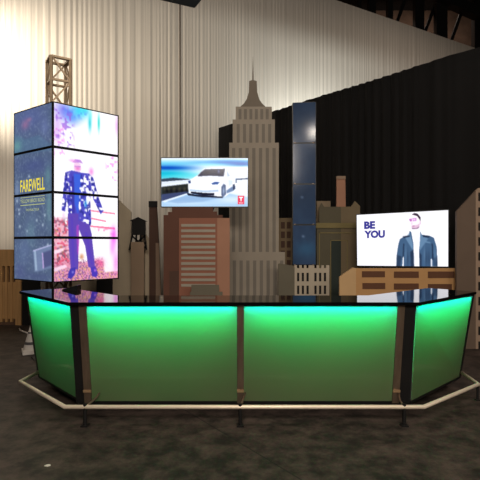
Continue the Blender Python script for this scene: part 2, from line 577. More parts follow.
YD = 8.55
r_ = flat_root('skyline_cutout', 'dark olive art-deco building cut-out with dull gold lines behind the right television', 338, YD)
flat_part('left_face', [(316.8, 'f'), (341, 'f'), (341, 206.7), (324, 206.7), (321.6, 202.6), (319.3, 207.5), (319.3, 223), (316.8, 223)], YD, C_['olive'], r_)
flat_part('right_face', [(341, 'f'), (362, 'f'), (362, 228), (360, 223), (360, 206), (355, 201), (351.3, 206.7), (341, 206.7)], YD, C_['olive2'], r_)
flat_part('cornice', rect(316.2, 223, 361, 228), YD - .02, C_['gold'], r_, .03)
for pp in (rect(319, 232.4, 362, 233.3), rect(319, 232.4, 319.8, 300), rect(330.4, 240, 347.6, 240.8), rect(330.4, 240, 331.1, 300), rect(346.9, 240, 347.6, 280)):
    flat_part('gold_line', pp, YD - .006, C_['gold'], r_, .01)
flat_part('doorway', rect(331.2, 240.9, 341, 300), YD - .004, paint('deep_teal_paint', (40, 48, 44)), r_, .008)

r_ = flat_root('skyline_cutout', 'small mottled tan cut-out peeking left of the art-deco building', 324, 8.8)
flat_part('facade', [(316.8, 'f'), (330.5, 'f'), (330.5, 201), (316.8, 201)], 8.8, paint('mottled_tan_paint', (120, 104, 84), .2), r_)

r_ = flat_root('skyline_cutout', 'tan factory chimney cut-out rising behind the art-deco building', 341, 8.9)
flat_part('stack', [(335.6, 'f'), (347.2, 'f'), (345.3, 176.5), (336.8, 176.5)], 8.9, C_['salmon'], r_)
flat_part('cap', rect(336.6, 176, 345.6, 179), 8.88, C_['umber2'], r_)

YT = 7.42
r_ = flat_root('skyline_cutout', 'orange-tan cut-out with oblong brown windows below the right television', 410, YT)
flat_part('front_face', [(356, 'f'), (455, 'f'), (455, 286.5), (465, 286), (465, 268.3), (356, 268.3)], YT, C_['tan'], r_)
flat_part('side_face', [(339.5, 'f'), (356, 'f'), (356, 268.3), (353, 267.5), (339.5, 277)], YT, C_['tan2'], r_)
for x0, x1, y0, y1 in ((362, 385, 271.2, 277.2), (394, 418.8, 271.5, 277.8), (428, 454.5, 271.5, 278),
                       (362.5, 385.3, 283, 289), (394, 418.8, 283.5, 289.5), (428, 452, 284, 290)):
    flat_part('window', rect(x0, y0, x1, y1), YT - .006, C_['brownwin'], r_, .01)

YR = 7.25
r_ = flat_root('skyline_cutout', 'tall rose-grey cut-out with sloping top and black windows at the right edge', 478, YR)
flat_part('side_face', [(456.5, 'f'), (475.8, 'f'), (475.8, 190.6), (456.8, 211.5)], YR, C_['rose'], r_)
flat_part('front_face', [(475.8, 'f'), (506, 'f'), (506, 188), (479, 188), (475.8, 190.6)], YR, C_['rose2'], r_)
for i in range(11):
    y = 192.5 + 14.9 * i
    for x in (478.5, 487.5, 496.5):
        flat_part('window', rect(x, y, x + 5, y + 8.5), YR - .006, C_['dark'], r_, .01)

# ------------------------------------------------------------------ televisions
TVM = screen_mat('television_picture', 1.12)


def television(name, label, TL, TR, BL, BR, img, overlays, inks, mount):
    TL, TR, BL, BR = (Vector(x) for x in (TL, TR, BL, BR))
    n = (BL - TL).cross(TR - TL).normalized()
    if n.y > 0: n = -n
    ctr = (TL + TR + BL + BR) / 4
    back = ctr - n * 0.09
    root = thing(name, label, 'television', (back.x, back.y, 0))
    bm = bmesh.new(); prism(bm, [TL, TR, BR, BL], -n * 0.05)
    bmesh.ops.bevel(bm, geom=bm.edges[:], offset=.006, segments=2, affect='EDGES')
    hs = obj('housing', bm, M['bezel'], root)
    a = inset(TL, TR, BL, BR, .012, .014, n * .0015)
    bm = bmesh.new(); lay = bm.verts.layers.float_color.new('picture')
    add_picture(bm, lay, *a, img)
    for vs, fs, u0, v0, u1, v1, mi, lift in overlays:
        overlay(bm, *a, vs, fs, u0, v0, u1, v1, mi, lift)
    obj('screen', bm, [TVM] + inks, root, recalc=False)
    bm = bmesh.new(); tube(bm, [(back.x, back.y, 0.012), (back.x, back.y, ctr.z + .1)], .03, 14); obj('pole', bm, M['black'], root)
    bm = bmesh.new(); box(bm, back.x - .33, back.x + .33, back.y - .05, back.y + .27, 0, .015); obj('base', bm, M['black'], root)
    r = (TR - TL).normalized()
    bm = bmesh.new(); prism(bm, [ctr - n * .05 + r * s * .2 + Vector((0, 0, t * .2)) for s, t in ((-1, -1), (1, -1), (1, 1), (-1, 1))], -n * .025)
    if mount:
        zb = min(BL.z, BR.z)
        prism(bm, [Vector((back.x + dx, back.y - .03, z)) for dx, z in ((-.15, zb - .05), (.13, zb - .05), (.17, zb + .05), (-.19, zb + .05))], (0, .05, 0))
    obj('mount', bm, M['black'], root)
    return root


def tv1_picture():
    p = Pic(150, 84, (246, 250, 255))
    U = lambda x: (x - 48) / 380.0
    V = lambda y: (y - 35) / 210.0
    pg = lambda pts, c, a=1.0, b=1: p.poly([(U(x), V(y)) for x, y in pts], c, a, b)
    bl = lambda x, y, rx, ry, c, a=1.0: p.blob(U(x), V(y), rx / 380, ry / 210, c, a)
    bl(70, 60, 150, 14, (120, 215, 245), .8)
    bl(70, 78, 120, 11, (0, 100, 205), 1)
    bl(70, 106, 110, 18, (0, 190, 220), 1)
    bl(120, 112, 120, 12, (130, 235, 240), .7)
    bl(340, 53, 130, 11, (0, 140, 215), 1)
    bl(400, 60, 60, 9, (0, 120, 200), .9)
    bl(270, 62, 60, 6, (150, 230, 235), .6)
    pg([(48, 178), (48, 245), (428, 245), (428, 205), (330, 185), (150, 178)], (176, 210, 240), .9, 3)
    bl(360, 215, 90, 20, (235, 245, 255), .8)
    bl(170, 232, 140, 10, (222, 238, 250), .7)
    pg([(48, 125), (100, 120), (170, 126), (170, 133), (48, 150)], (50, 60, 82), .75, 1)
    pg([(48, 138), (172, 128), (172, 142), (48, 160)], (240, 246, 255), .95, 0)
    pg([(48, 160), (165, 146), (165, 182), (48, 196)], (62, 68, 66), 1, 1)
    for x in (62, 80, 104, 128, 150):
        bl(x, 168, 7, 7, (112, 108, 88), .7)
        bl(x + 11, 178, 6, 8, (22, 24, 34), .9)
    pg([(48, 192), (160, 180), (165, 186), (60, 222), (48, 222)], (92, 104, 142), 1, 1)
    pg([(48, 222), (160, 188), (168, 191), (62, 228)], (240, 248, 255), .9, 0)
    pg([(160, 186), (200, 194), (320, 200), (318, 207), (230, 206), (165, 196)], (22, 26, 54), 1, 1)
    pg([(70, 222), (160, 200), (300, 206), (230, 224), (120, 232)], (170, 196, 228), .6, 2)
    pg([(165, 135), (205, 110), (236, 79), (300, 76), (332, 80), (352, 112), (378, 130), (378, 165), (330, 202), (290, 200), (170, 188)], (250, 252, 255), 1, 0)
    pg([(206, 114), (222, 96), (240, 83), (328, 81), (322, 114), (260, 111)], (46, 52, 92), 1, 1)
    bl(300, 92, 5, 8, (150, 160, 200), .7); bl(250, 100, 18, 8, (34, 38, 72), .6)
    pg([(334, 84), (350, 112), (338, 116)], (190, 205, 225), .8, 1)
    pg([(268, 144), (285, 137), (304, 139), (296, 149), (272, 150)], (80, 118, 180), .95, 0)
    pg([(165, 134), (176, 131), (178, 143), (168, 146)], (74, 96, 150), .95, 0)
    pg([(172, 170), (240, 176), (298, 172), (300, 180), (240, 184), (174, 178)], (196, 214, 236), .9, 1)
    pg([(176, 180), (240, 186), (282, 187), (280, 197), (230, 196), (178, 188)], (34, 40, 74), 1, 0)
    pg([(312, 160), (322, 146), (331, 152), (332, 192), (320, 204), (312, 196)], (110, 124, 156), 1, 1)
    bl(322, 177, 5, 18, (190, 204, 224), .9)
    pg([(334, 176), (360, 158), (372, 152), (374, 166), (362, 178), (336, 188)], (136, 158, 192), .95, 1)
    pg([(362, 150), (370, 146), (373, 168), (364, 176)], (70, 84, 118), .9, 0)
    pg([(342, 128), (362, 132), (360, 148), (345, 158)], (222, 234, 246), .8, 1)
    pg([(378, 124), (428, 121), (428, 127), (378, 129)], (84, 104, 140), 1, 0)
    pg([(374, 124), (379, 124), (379, 142), (374, 142)], (96, 116, 150), .8, 0)
    return p.a


ink_red = ink_mat('logo_red', (228, 30, 84), 1.1)
ink_wht = ink_mat('logo_white', (250, 235, 242), 1.1)
Tshape = (np.array([(0, 1), (1, 1), (.97, .80), (.72, .80), (.56, .0), (.44, .0), (.28, .80), (.03, .80)]), [tuple(range(8))])
txt = text_shape('TESLA', .01)
YV = 7.45
a = [P(x, y, YV) for x, y in ((160.6, 157.2), (248.6, 157.4), (160.8, 207.4), (248.4, 207.4))]
television('television', 'wall-size flat television on the left showing a white car on a road', a[0], a[1], a[2], a[3], 255 * (tv1_picture() / 255) ** 1.45,
           [(*SQ, .884, .775, .962, .955, 1, .002), (*Tshape, .9, .80, .946, .895, 2, .004), (*txt, .897, .915, .949, .937, 2, .004)], [ink_red, ink_wht], True)


def tv2_picture():
    p = Pic(170, 96, (250, 249, 255))
    def cv(x, y):
        u = (x - 60) / 340.0
        return u, (y - (52 - 15 * u)) / (188 + 18 * u)
    pg = lambda pts, c, a=1.0, b=1: p.poly([cv(x, y) for x, y in pts], c, a, b)
    def bl(x, y, rx, ry, c, a=1.0):
        u, v = cv(x, y); p.blob(u, v, rx / 340, ry / 200, c, a)
    # head: pale face with dark swept hair, violet glasses and rosy beard
    pg([(263, 62), (272, 52), (294, 54), (300, 70), (298, 90), (290, 104), (272, 104), (265, 90)], (252, 244, 250), 1, 0)
    pg([(270, 52), (280, 46), (292, 49), (302, 62), (302, 76), (297, 68), (290, 58), (278, 54)], (58, 42, 62), 1, 0)
    pg([(299, 74), (303, 76), (302, 88), (299, 90)], (216, 170, 206), .9, 0)
    pg([(260, 68), (270, 66), (272, 76), (263, 78)], (190, 110, 190), .9, 0)
    pg([(272, 65), (287, 64), (287, 75), (275, 77)], (190, 110, 200), .8, 0)
    bl(279, 70, 5, 4, (250, 220, 250), .8); bl(270, 84, 3, 6, (235, 190, 225), .7)
    pg([(268, 95), (276, 92), (290, 90), (299, 84), (298, 98), (286, 107), (272, 105)], (206, 150, 190), .6, 1)
    pg([(271, 93), (280, 92), (281, 95), (273, 96)], (160, 80, 140), .7, 0)
    pg([(270, 101), (286, 103), (297, 96), (296, 101), (286, 108), (272, 107)], (96, 60, 96), .7, 1)
    # white shirt and the leather jacket
    pg([(262, 122), (270, 106), (300, 104), (308, 122), (306, 242), (270, 242)], (250, 249, 255), 1, 0)
    J, Jd, Jl = (64, 94, 128), (24, 36, 60), (112, 146, 180)
    pg([(226, 142), (240, 133), (258, 130), (262, 112), (268, 116), (276, 160), (278, 243), (212, 243), (214, 196), (220, 160)], J, 1, 0)
    pg([(300, 112), (306, 126), (336, 131), (350, 138), (360, 172), (363, 243), (298, 243), (296, 186), (300, 150)], J, 1, 0)
    pg([(246, 138), (262, 118), (274, 160), (275, 186)], Jl, .8, 1)
    pg([(301, 118), (308, 130), (330, 140), (298, 186), (299, 150)], Jl, .7, 1)
    pg([(236, 132), (262, 128), (263, 134), (240, 138)], Jd, .9, 1)
    pg([(309, 128), (336, 131), (332, 137), (312, 135)], Jd, .9, 1)
    pg([(238, 160), (242, 158), (240, 204), (235, 220)], Jd, .8, 1)
    pg([(342, 158), (346, 160), (348, 222), (343, 214)], Jd, .8, 1)
    pg([(213, 200), (232, 206), (226, 243), (212, 243)], Jd, .55, 2)
    pg([(348, 212), (362, 206), (363, 243), (350, 243)], Jd, .5, 2)
    pg([(264, 190), (276, 180), (278, 243), (266, 243)], Jd, .7, 2)
    pg([(298, 190), (305, 200), (306, 243), (298, 243)], Jd, .7, 2)
    pg([(320, 150), (338, 154), (338, 158), (320, 155)], Jl, .8, 1)
    for x in (254, 322, 332): bl(x, 215, 5, 30, Jd, .35)
    for x in (248, 316, 354): bl(x, 200, 3, 30, Jl, .4)
    pg([(236, 212), (240, 206), (240, 243), (234, 243)], (245, 246, 255), .9, 0)
    pg([(339, 216), (343, 214), (344, 243), (339, 243)], (245, 246, 255), .85, 0)
    return p.a


ink_navy = ink_mat('letter_navy', (58, 56, 150), 1.0)
t1, t2 = text_shape('BE', .055), text_shape('YOU', .055)
a = (P(356.0, 214.2, 8.05), P(449.0, 209.2, 7.5), P(356.6, 266.4, 8.05), P(449.0, 267.4, 7.5))
television('television', 'wall-size flat television on the right showing BE YOU and a man in a jacket', *a, tv2_picture(),
           [(*t1, .085, .135, .212, .285, 1, .003), (*t2, .085, .315, .322, .465, 1, .003)], [ink_navy], False)

# ------------------------------------------------------------------ video tower
VTM = screen_mat('tower_picture_bright', 1.15)
VTD = screen_mat('tower_picture_side', 1.0)
k = 6.0 / 7.17
N0 = Vector((-2.80 * k, 6.0, 0)); R0 = Vector((-2.015 * k, 7.98 * k, 0)); L0 = Vector((-3.70 * k, 7.85 * k, 0))
B0_ = R0 + L0 - N0
ZB, ZT = 1.10, 3.376


def face_right():
    p = Pic(100, 260, (253, 250, 255))
    def cv(x, y):
        t = (x - 53) / 66.0
        return t, (y - (101.5 + 12.9 * t)) / (181 - 17.4 * t)
    pg = lambda pts, c, a=1.0, b=1: p.poly([cv(x, y) for x, y in pts], c, a, b)
    def bl(x, y, rx, ry, c, a=1.0):
        u, v = cv(x, y); p.blob(u, v, rx / 66, ry / 175, c, a)
    def mo(x0, y0, x1, y1, c, nu, nv, thr, a=1.0):
        u0, v0 = cv(x0, y0); u1, v1 = cv(x1, y1); p.mottle(u0, v0, u1, v1, c, nu, nv, thr, a)
    bl(62, 110, 8, 9, (110, 110, 225), .8); bl(70, 116, 8, 8, (80, 130, 235), .8); bl(77, 110, 8, 8, (70, 200, 235), .95); bl(83, 109, 5, 6, (60, 225, 230), .8)
    bl(56, 128, 4, 16, (200, 150, 230), .6)
    mo(50, 102, 74, 152, (150, 100, 215), 30, 70, .58, .75)
    mo(50, 120, 66, 160, (230, 120, 220), 34, 80, .62, .6)
    mo(60, 104, 88, 122, (80, 120, 235), 30, 60, .55, .6)
    bl(88.5, 122, 1.8, 9, (60, 205, 215), .95); bl(89.5, 115, 1.2, 5, (120, 235, 235), .7); bl(98, 122, 1.3, 9, (50, 215, 205), .95)
    bl(118, 125, 2, 10, (225, 150, 235), .6)
    mo(104, 150, 121, 185, (240, 120, 220), 24, 60, .66, .7)
    # performer: faint head and hat
    pg([(72, 163), (75, 161), (79, 163), (79.5, 169), (77, 173), (73.5, 172), (72, 168)], (236, 190, 226), .8, 1)
    pg([(70.5, 162), (73, 158.5), (79, 159), (81.5, 163), (78, 162)], (176, 130, 206), .85, 0)
    pg([(72.5, 165), (79, 165.5), (78.8, 167), (72.7, 166.6)], (180, 120, 210), .7, 0)
    bl(71, 160, 3.5, 1.6, (238, 150, 225), .8); bl(76, 160, 2, 1, (190, 110, 220), .7); bl(76, 168, 2.5, 2, (230, 110, 190), .8); bl(90, 171, 2.5, 4, (235, 110, 205), .7)
    # ground and shrubbery
    pg([(50, 262), (66, 258), (82, 262), (96, 258), (121, 272), (121, 286), (50, 286)], (222, 130, 170), .85, 3)
    mo(50, 256, 123, 290, (120, 60, 110), 90, 170, .5, .75)
    mo(50, 262, 123, 290, (226, 176, 120), 80, 160, .56, .75)
    mo(50, 262, 100, 290, (110, 100, 170), 80, 160, .58, .6)
    pg([(50, 216), (62, 220), (68, 234), (69, 268), (50, 268)], (226, 150, 176), .75, 3)
    mo(50, 215, 70, 268, (104, 56, 84), 40, 100, .5, .75)
    mo(50, 215, 72, 268, (220, 80, 110), 36, 100, .55, .75)
    mo(50, 218, 68, 262, (205, 150, 60), 40, 100, .72, .5)
    pg([(53, 250), (62, 247), (62, 250), (53, 254)], (250, 225, 240), .9, 1)
    pg([(53, 268), (64, 264), (66, 267), (53, 272)], (250, 225, 245), .8, 1)
    pg([(102, 252), (121, 250), (121, 270), (104, 272)], (255, 245, 250), .9, 2)
    bl(100, 262, 4, 5, (225, 80, 140), .7); bl(80, 256, 2.2, 3, (200, 130, 80), .8)
    for pts in ([(88, 209), (116, 212), (116, 213.4), (88, 210.4)], [(90, 217), (106, 220), (106, 221.4), (90, 218.6)], [(88, 225), (116, 227), (116, 229), (88, 226.6)]):
        pg(pts, (235, 90, 130), .8, 0)
    mo(92, 224, 117, 236, (235, 90, 150), 34, 100, .6, .7)
    bl(114.5, 236, 3.5, 10, (238, 80, 232), .8); bl(113, 247, 3, 8, (240, 130, 235), .6); bl(117, 262, 3, 12, (235, 110, 225), .6)
    # jacket, arms, trousers
    B, Bd, V = (76, 72, 186), (52, 46, 150), (92, 68, 172)
    pg([(64, 172), (70, 170), (79, 172), (88, 173), (92, 178), (89, 200), (90, 222), (87, 234), (80, 232), (78, 222), (74, 234), (67, 222), (66, 200), (63, 190)], B, 1, 0)
    pg([(63.5, 172.5), (67, 174), (66.5, 190), (63.5, 211), (60, 210), (61.5, 192)], B, 1, 0)
    pg([(88, 174), (92, 177), (97, 194), (103.2, 210), (100, 213.6), (92, 198)], B, 1, 0)
    pg([(72, 173), (79, 174), (79, 200), (76, 214), (72, 200)], (56, 96, 214), .9, 1)
    pg([(70, 176), (72, 176), (73, 212), (70, 215)], Bd, .8, 1)
    for pts in ([(79, 174), (88, 174), (92, 178), (89, 200), (90, 222), (87, 234), (80, 232), (77, 206)], [(64, 173), (70, 172), (70, 220), (67, 220), (65, 195)],
                [(63.5, 172.5), (67, 174), (66.5, 190), (63.5, 211), (60, 210), (61.5, 192)], [(88, 174), (92, 177), (97, 194), (103.2, 210), (100, 213.6), (92, 198)]):
        q = [cv(*t) for t in pts]
        p.patt(q, (248, 246, 255), 24, 66, .55); p.patt(q, (40, 44, 140), 30, 80, .62, .8)
    bl(84, 203, 1.6, 4, (40, 150, 225), .8)
    pg([(66, 213), (76.5, 213), (77.5, 232), (76.6, 250), (76.6, 269), (69, 269), (67, 245)], V, 1, 0)
    pg([(77, 220), (88, 224), (90.5, 234), (93, 256), (94, 267), (87, 267), (83.5, 245), (77.5, 230)], V, 1, 0)
    pg([(69, 216), (71, 216), (73, 266), (70.5, 266)], (84, 60, 180), .7, 1); pg([(83, 232), (86, 232), (92, 264), (90, 265)], (84, 60, 180), .7, 1)
    pg([(74.5, 226), (76.8, 224), (77.6, 240), (77, 254), (75.6, 254)], (206, 70, 190), .55, 1)
    pg([(68.5, 268), (74.5, 267), (73, 275), (69, 279), (66, 278), (66.5, 273)], (62, 52, 165), 1, 0)
    pg([(89, 267), (94.5, 266), (97, 273), (95.5, 277), (91, 276.5)], (72, 54, 175), 1, 0)
    bl(71, 272, 1, 1.2, (170, 160, 240), .7); bl(94, 270, 1, 1.2, (220, 130, 240), .8)
    bl(62, 215, 1.6, 3, (235, 190, 225), .7)
    p.a = np.clip(p.a, 0, 255)
    return p


def face_left():
    p = Pic(70, 250, (86, 100, 136))
    def cv(x, y):
        t = (x - 14) / 38.5
        return t, (y - (112.5 - 11 * t)) / (166.3 + 14.7 * t)
    pg = lambda pts, c, a=1.0, b=1: p.poly([cv(x, y) for x, y in pts], c, a, b)
    def bl(x, y, rx, ry, c, a=1.0):
        u, v = cv(x, y); p.blob(u, v, rx / 38.5, ry / 175, c, a)
    n = p.noise(5, 14)
    p.mix(n * .4, (92, 116, 138)); p.mix(p.noise(14, 44) * .4, (62, 78, 104)); p.mix(np.clip(p.noise(34, 110) - .55, 0, 1) * .9, (150, 172, 186))
    bl(30, 118, 16, 16, (92, 104, 164), .6); bl(26, 124, 4, 5, (176, 110, 150), .55); bl(30, 119, 2.5, 2, (190, 120, 150), .5)
    pg([(13, 133), (26, 139), (40, 135), (53, 146), (53, 150), (13, 154)], (84, 116, 148), .55, 2)
    bl(17, 146, 5, 7, (104, 158, 158), .75); bl(46, 128, 4, 10, (116, 130, 184), .5)
    bl(34, 165, 16, 8, (70, 80, 140), .5)
    bl(17, 190, 2.5, 10, (140, 160, 192), .6); bl(49, 176, 3, 10, (104, 150, 156), .6); bl(50, 205, 3, 16, (116, 164, 164), .5)
    for x, y in ((19, 209), (19.5, 213), (17, 200), (30, 176), (44, 225), (46, 215), (20, 226), (28, 231), (38, 220), (49, 244)):
        bl(x, y, .9, 1.5, (196, 214, 232), .75)
    bl(32, 232, 5, 14, (110, 146, 160), .45); bl(24, 250, 8, 14, (98, 116, 158), .5)
    # a pale lavender set-like box low on the right
    pg([(34, 250), (52.6, 244), (52.6, 268), (36, 272)], (124, 142, 180), .75, 2)
    pg([(44, 252), (52.6, 249), (52.6, 265), (45, 268)], (74, 76, 122), .8, 2)
    pg([(35, 250), (37, 249.5), (38.5, 270), (36.5, 271)], (176, 200, 224), .7, 1)
    pg([(43, 252), (44.2, 252), (45.4, 268), (44, 268.5)], (196, 170, 226), .8, 0)
    pg([(34, 249.5), (52.6, 243.5), (52.6, 245), (34, 251)], (188, 190, 232), .8, 0)
    bl(36, 276, 18, 3, (74, 84, 126), .6)
    bl(20, 270, 6, 8, (80, 88, 136), .6)
    p.a = np.clip(p.a, 0, 255)
    return p


vt = thing('video_tower', 'four-sided tower of stacked video screens with concert poster on the left', 'display', ((N0 + B0_) / 2))
ph = (ZT - ZB) / 4


def panel_stack(A, Bq, pic, wpx, m, overlays=None, inks=()):
    """four display panels, left edge at A, right edge at Bq (seen from outside)"""
    n = (Bq - A).normalized().cross(Vector((0, 0, -1)))
    ctr = (N0 + B0_) / 2
    if n.dot((A + Bq) / 2 - ctr) < 0: n = -n
    for i in range(4):
        zt, zb = ZT - ph * i - .002, ZT - ph * (i + 1) + .002
        e = (Bq - A).normalized() * .002
        TL, TR, BL, BR = A + e + Vector((0, 0, zt)), Bq - e + Vector((0, 0, zt)), A + e + Vector((0, 0, zb)), Bq - e + Vector((0, 0, zb))
        bm = bmesh.new(); prism(bm, [TL, TR, BR, BL], -n * .07)
        pn = obj('display_panel', bm, M['bezel'], vt)
        q = inset(TL, TR, BL, BR, .018, .015, n * .0015)
        bm = bmesh.new(); lay = bm.verts.layers.float_color.new('picture')
        add_picture(bm, lay, *q, pic.crop(i / 4 + .004, (i + 1) / 4 - .004, wpx))
        for (row, vs, fs, u0, v0, u1, v1, mi) in (overlays or []):
            if row == i: overlay(bm, *q, vs, fs, u0, v0, u1, v1, mi)
        obj('screen', bm, [m] + list(inks), pn, recalc=False)


ink_y = ink_mat('poster_yellow', (244, 226, 70), 1.0)
ink_p = ink_mat('poster_pale', (196, 206, 140), .9)
tF, tY, tT = text_shape('FAREWELL', .012), text_shape('YELLOW BRICK ROAD', .0), text_shape('THE FINAL TOUR', .0)
panel_stack(N0, R0, face_right(), 66, VTM)
panel_stack(L0, N0, face_left(), 60, VTD,
            [(1, *tF, .175, .655, .83, .955, 1), (2, *tY, .18, .075, .83, .165, 2), (2, *SQ, .18, .215, .83, .232, 2), (2, *SQ, .18, .025, .83, .038, 2), (2, *tT, .33, .315, .69, .375, 2)], [ink_y, ink_p])
# backs of the two far sides
for A, Bq in ((R0, B0_), (B0_, L0)):
    inn = (((N0 + B0_) / 2) - (A + Bq) / 2).normalized() * .05
    bm = bmesh.new(); prism(bm, [A + Vector((0, 0, ZB)), Bq + Vector((0, 0, ZB)), Bq + Vector((0, 0, ZT)), A + Vector((0, 0, ZT))], inn)
    obj('rear_panel', bm, M['black'], vt)
ctr = (N0 + B0_) / 2
bm = bmesh.new()
ins = [q + (ctr - q) * .12 for q in (N0, R0, B0_, L0)]
prism(bm, [q + Vector((0, 0, ZB + .02)) for q in ins], (0, 0, .04))
obj('bottom_frame', bm, M['black'], vt)
# lattice mast through the middle
tc = Vector(((58.7 - 240) / F * 6.62, 6.62, 0)); hw = .125
ra = Matrix.Rotation(math.radians(34), 3, 'Z')
cs = [tc + ra @ Vector((sx * hw, sy * hw, 0)) for sx, sy in ((-1, -1), (1, -1), (1, 1), (-1, 1))]
ZM = CAMZ + (HOR - 60) / F * 6.62
bm = bmesh.new()
for c in cs: beam(bm, c, c + Vector((0, 0, ZM)), .034)
nb = 13; hb = ZM / nb
for i in range(4):
    a, b = cs[i], cs[(i + 1) % 4]
    for j in range(nb + 1):
        z = min(j * hb, ZM - .012)
        beam(bm, a + Vector((0, 0, z)), b + Vector((0, 0, z)), .03 if j < nb else .05, .028)
        if j < nb:
            s, t = (a, b) if (j + i) % 2 else (b, a)
            beam(bm, s + Vector((0, 0, j * hb)), t + Vector((0, 0, (j + 1) * hb)), .022)
obj('lattice_mast', bm, M['truss'], vt)
bm = bmesh.new(); prism(bm, [tc + ra @ Vector((sx * .3, sy * .3, 0)) for sx, sy in ((-1, -1), (1, -1), (1, 1), (-1, 1))], (0, 0, .02)); obj('base_plate', bm, M['black'], vt)

# ------------------------------------------------------------------ narrow column of dark screens
YC = 8.45


def dim_picture():
    p = Pic(24, 160, (36, 50, 68))
    p.mix(p.noise(2, 7) * .6, (54, 70, 92)); p.mix(p.noise(6, 30) * .2, (22, 28, 48))
    p.blob(.6, .9, .5, .05, (48, 86, 112), .6); p.blob(.45, .82, .06, .006, (150, 170, 200), .6); p.blob(.4, .58, .06, .006, (150, 170, 200), .5)
    return p


pl = [P(292.6, y, YC) for y in (102.6, 143.4, 184.2, 224.9, 265.4)]
pr = [P(316.0, y, YC) for y in (101.6, 143.0, 184.2, 224.9, 265.4)]
col = thing('screen_column', 'narrow column of four dark blue screens right of the skyscraper', 'display', (pl[0].x + .2, YC, 0))
dp = dim_picture()
DIM = screen_mat('dim_screen_picture', 0.85)
DIM.node_tree.nodes['Principled BSDF'].inputs['Roughness'].default_value = .12
DIM.node_tree.nodes['Principled BSDF'].inputs['Specular IOR Level'].default_value = .3
for i in range(4):
    TL, TR, BL, BR = pl[i], pr[i], pl[i + 1] + Vector((0, 0, .006)), pr[i + 1] + Vector((0, 0, .006))
    bm = bmesh.new(); prism(bm, [TL, TR, BR, BL], (0, .08, 0))
    pn = obj('display_panel', bm, M['bezel'], col)
    q = inset(TL, TR, BL, BR, .008, .010, Vector((0, -.0015, 0)))
    bm = bmesh.new(); lay = bm.verts.layers.float_color.new('picture')
    add_picture(bm, lay, *q, dp.crop(i / 4, (i + 1) / 4, 40))
    obj('screen', bm, DIM, pn, recalc=False)
    bm = bmesh.new()
    for s in (0.04, .36): box(bm, BL.x + s - .012, BL.x + s + .012, YC - .006, YC, BL.z + .0, BL.z + .012)
    obj('clip', bm, M['steel'], pn)
for dx in (.07, .34):
    bm = bmesh.new(); box(bm, pl[0].x + dx - .025, pl[0].x + dx + .025, YC + .08, YC + .13, 0, pl[0].z - .05)
    obj('support_post', bm, M['black'], col)
bm = bmesh.new(); box(bm, pl[0].x - .05, pl[0].x + .46, YC + .06, YC + .5, 0, .02)
obj('base_plate', bm, M['black'], col)

# ------------------------------------------------------------------ slatted wooden partition at left
YP = 9.4
wood = mat('warm_brown_wood', (178, 136, 88), 0.6, 0, 0.15, 5, stretch=(4, 4, .4))
wood_d = mat('dark_gap_board', (84, 60, 44), 0.8, 0, 0.15)
pt = thing('slatted_partition', 'low brown wooden partition with vertical slats at the left edge', 'partition', (-4.8, YP, 0))
xa, xb = -6.6, (16.8 - 240) / F * YP
bm = bmesh.new(); box(bm, xa, xb, YP - .04, YP + .04, P(0, 266, YP).z, P(0, 249.5, YP).z); obj('top_board', bm, wood, pt)
bm = bmesh.new(); box(bm, xa, xb, YP + .03, YP + .05, .03, P(0, 266, YP).z); obj('backing_board', bm, wood_d, pt)
bm = bmesh.new(); box(bm, xb, xb + .105, YP - .06, YP + .06, 0, P(0, 249.5, YP).z); obj('post', bm, wood, pt)
bm = bmesh.new(); box(bm, xa, xb, YP - .03, YP + .02, .12, P(0, 282, YP).z); obj('lower_board', bm, wood, pt)
bm = bmesh.new(); box(bm, xa, xb, YP - .03, YP + .03, 0, .06); obj('bottom_rail', bm, wood_d, pt)
x = xb - .09
while x > xa:
    bm = bmesh.new(); box(bm, x - .022, x + .022, YP - .045, YP + .03, .06, P(0, 266, YP).z); obj('slat', bm, wood, pt)
    x -= .098

# ------------------------------------------------------------------ bar counter
ZC0, ZC1 = 1.042, 1.07
ZBOT = .12
T1, T2 = (-1.50, 4.33), (1.55, 4.33)
bar = thing('bar_counter', 'long angled bar with glowing green panels and glossy black top', 'bar', (0, 4.8, 0))


def quad(tl, tr, bl, br):
    """patch function: s across 0..1, w down 0..1, off outward (towards the viewer)"""
    tl, tr = Vector((*tl, ZC0)), Vector((*tr, ZC0))
    bl, br = Vector((*bl, ZBOT)), Vector((*br, ZBOT))
    n = (tr - tl).cross(bl - tl).normalized()
    if n.y > 0: n = -n
    return lambda s, w, off=0.0: (tl * (1 - s) + tr * s) * (1 - w) + (bl * (1 - s) + br * s) * w + n * off


FRONT = quad((-1.5, 4.33), (1.55, 4.33), (-1.5, 4.496), (1.55, 4.496))
LEFT = quad((-2.30, 5.17), (-1.525, 4.335), (-2.25, 5.36), (-1.485, 4.50))
RIGHT = quad((1.585, 4.335), (2.525, 5.19), (1.60, 4.50), (2.45, 5.34))
fs_ = lambda X: (X + 1.5) / 3.05


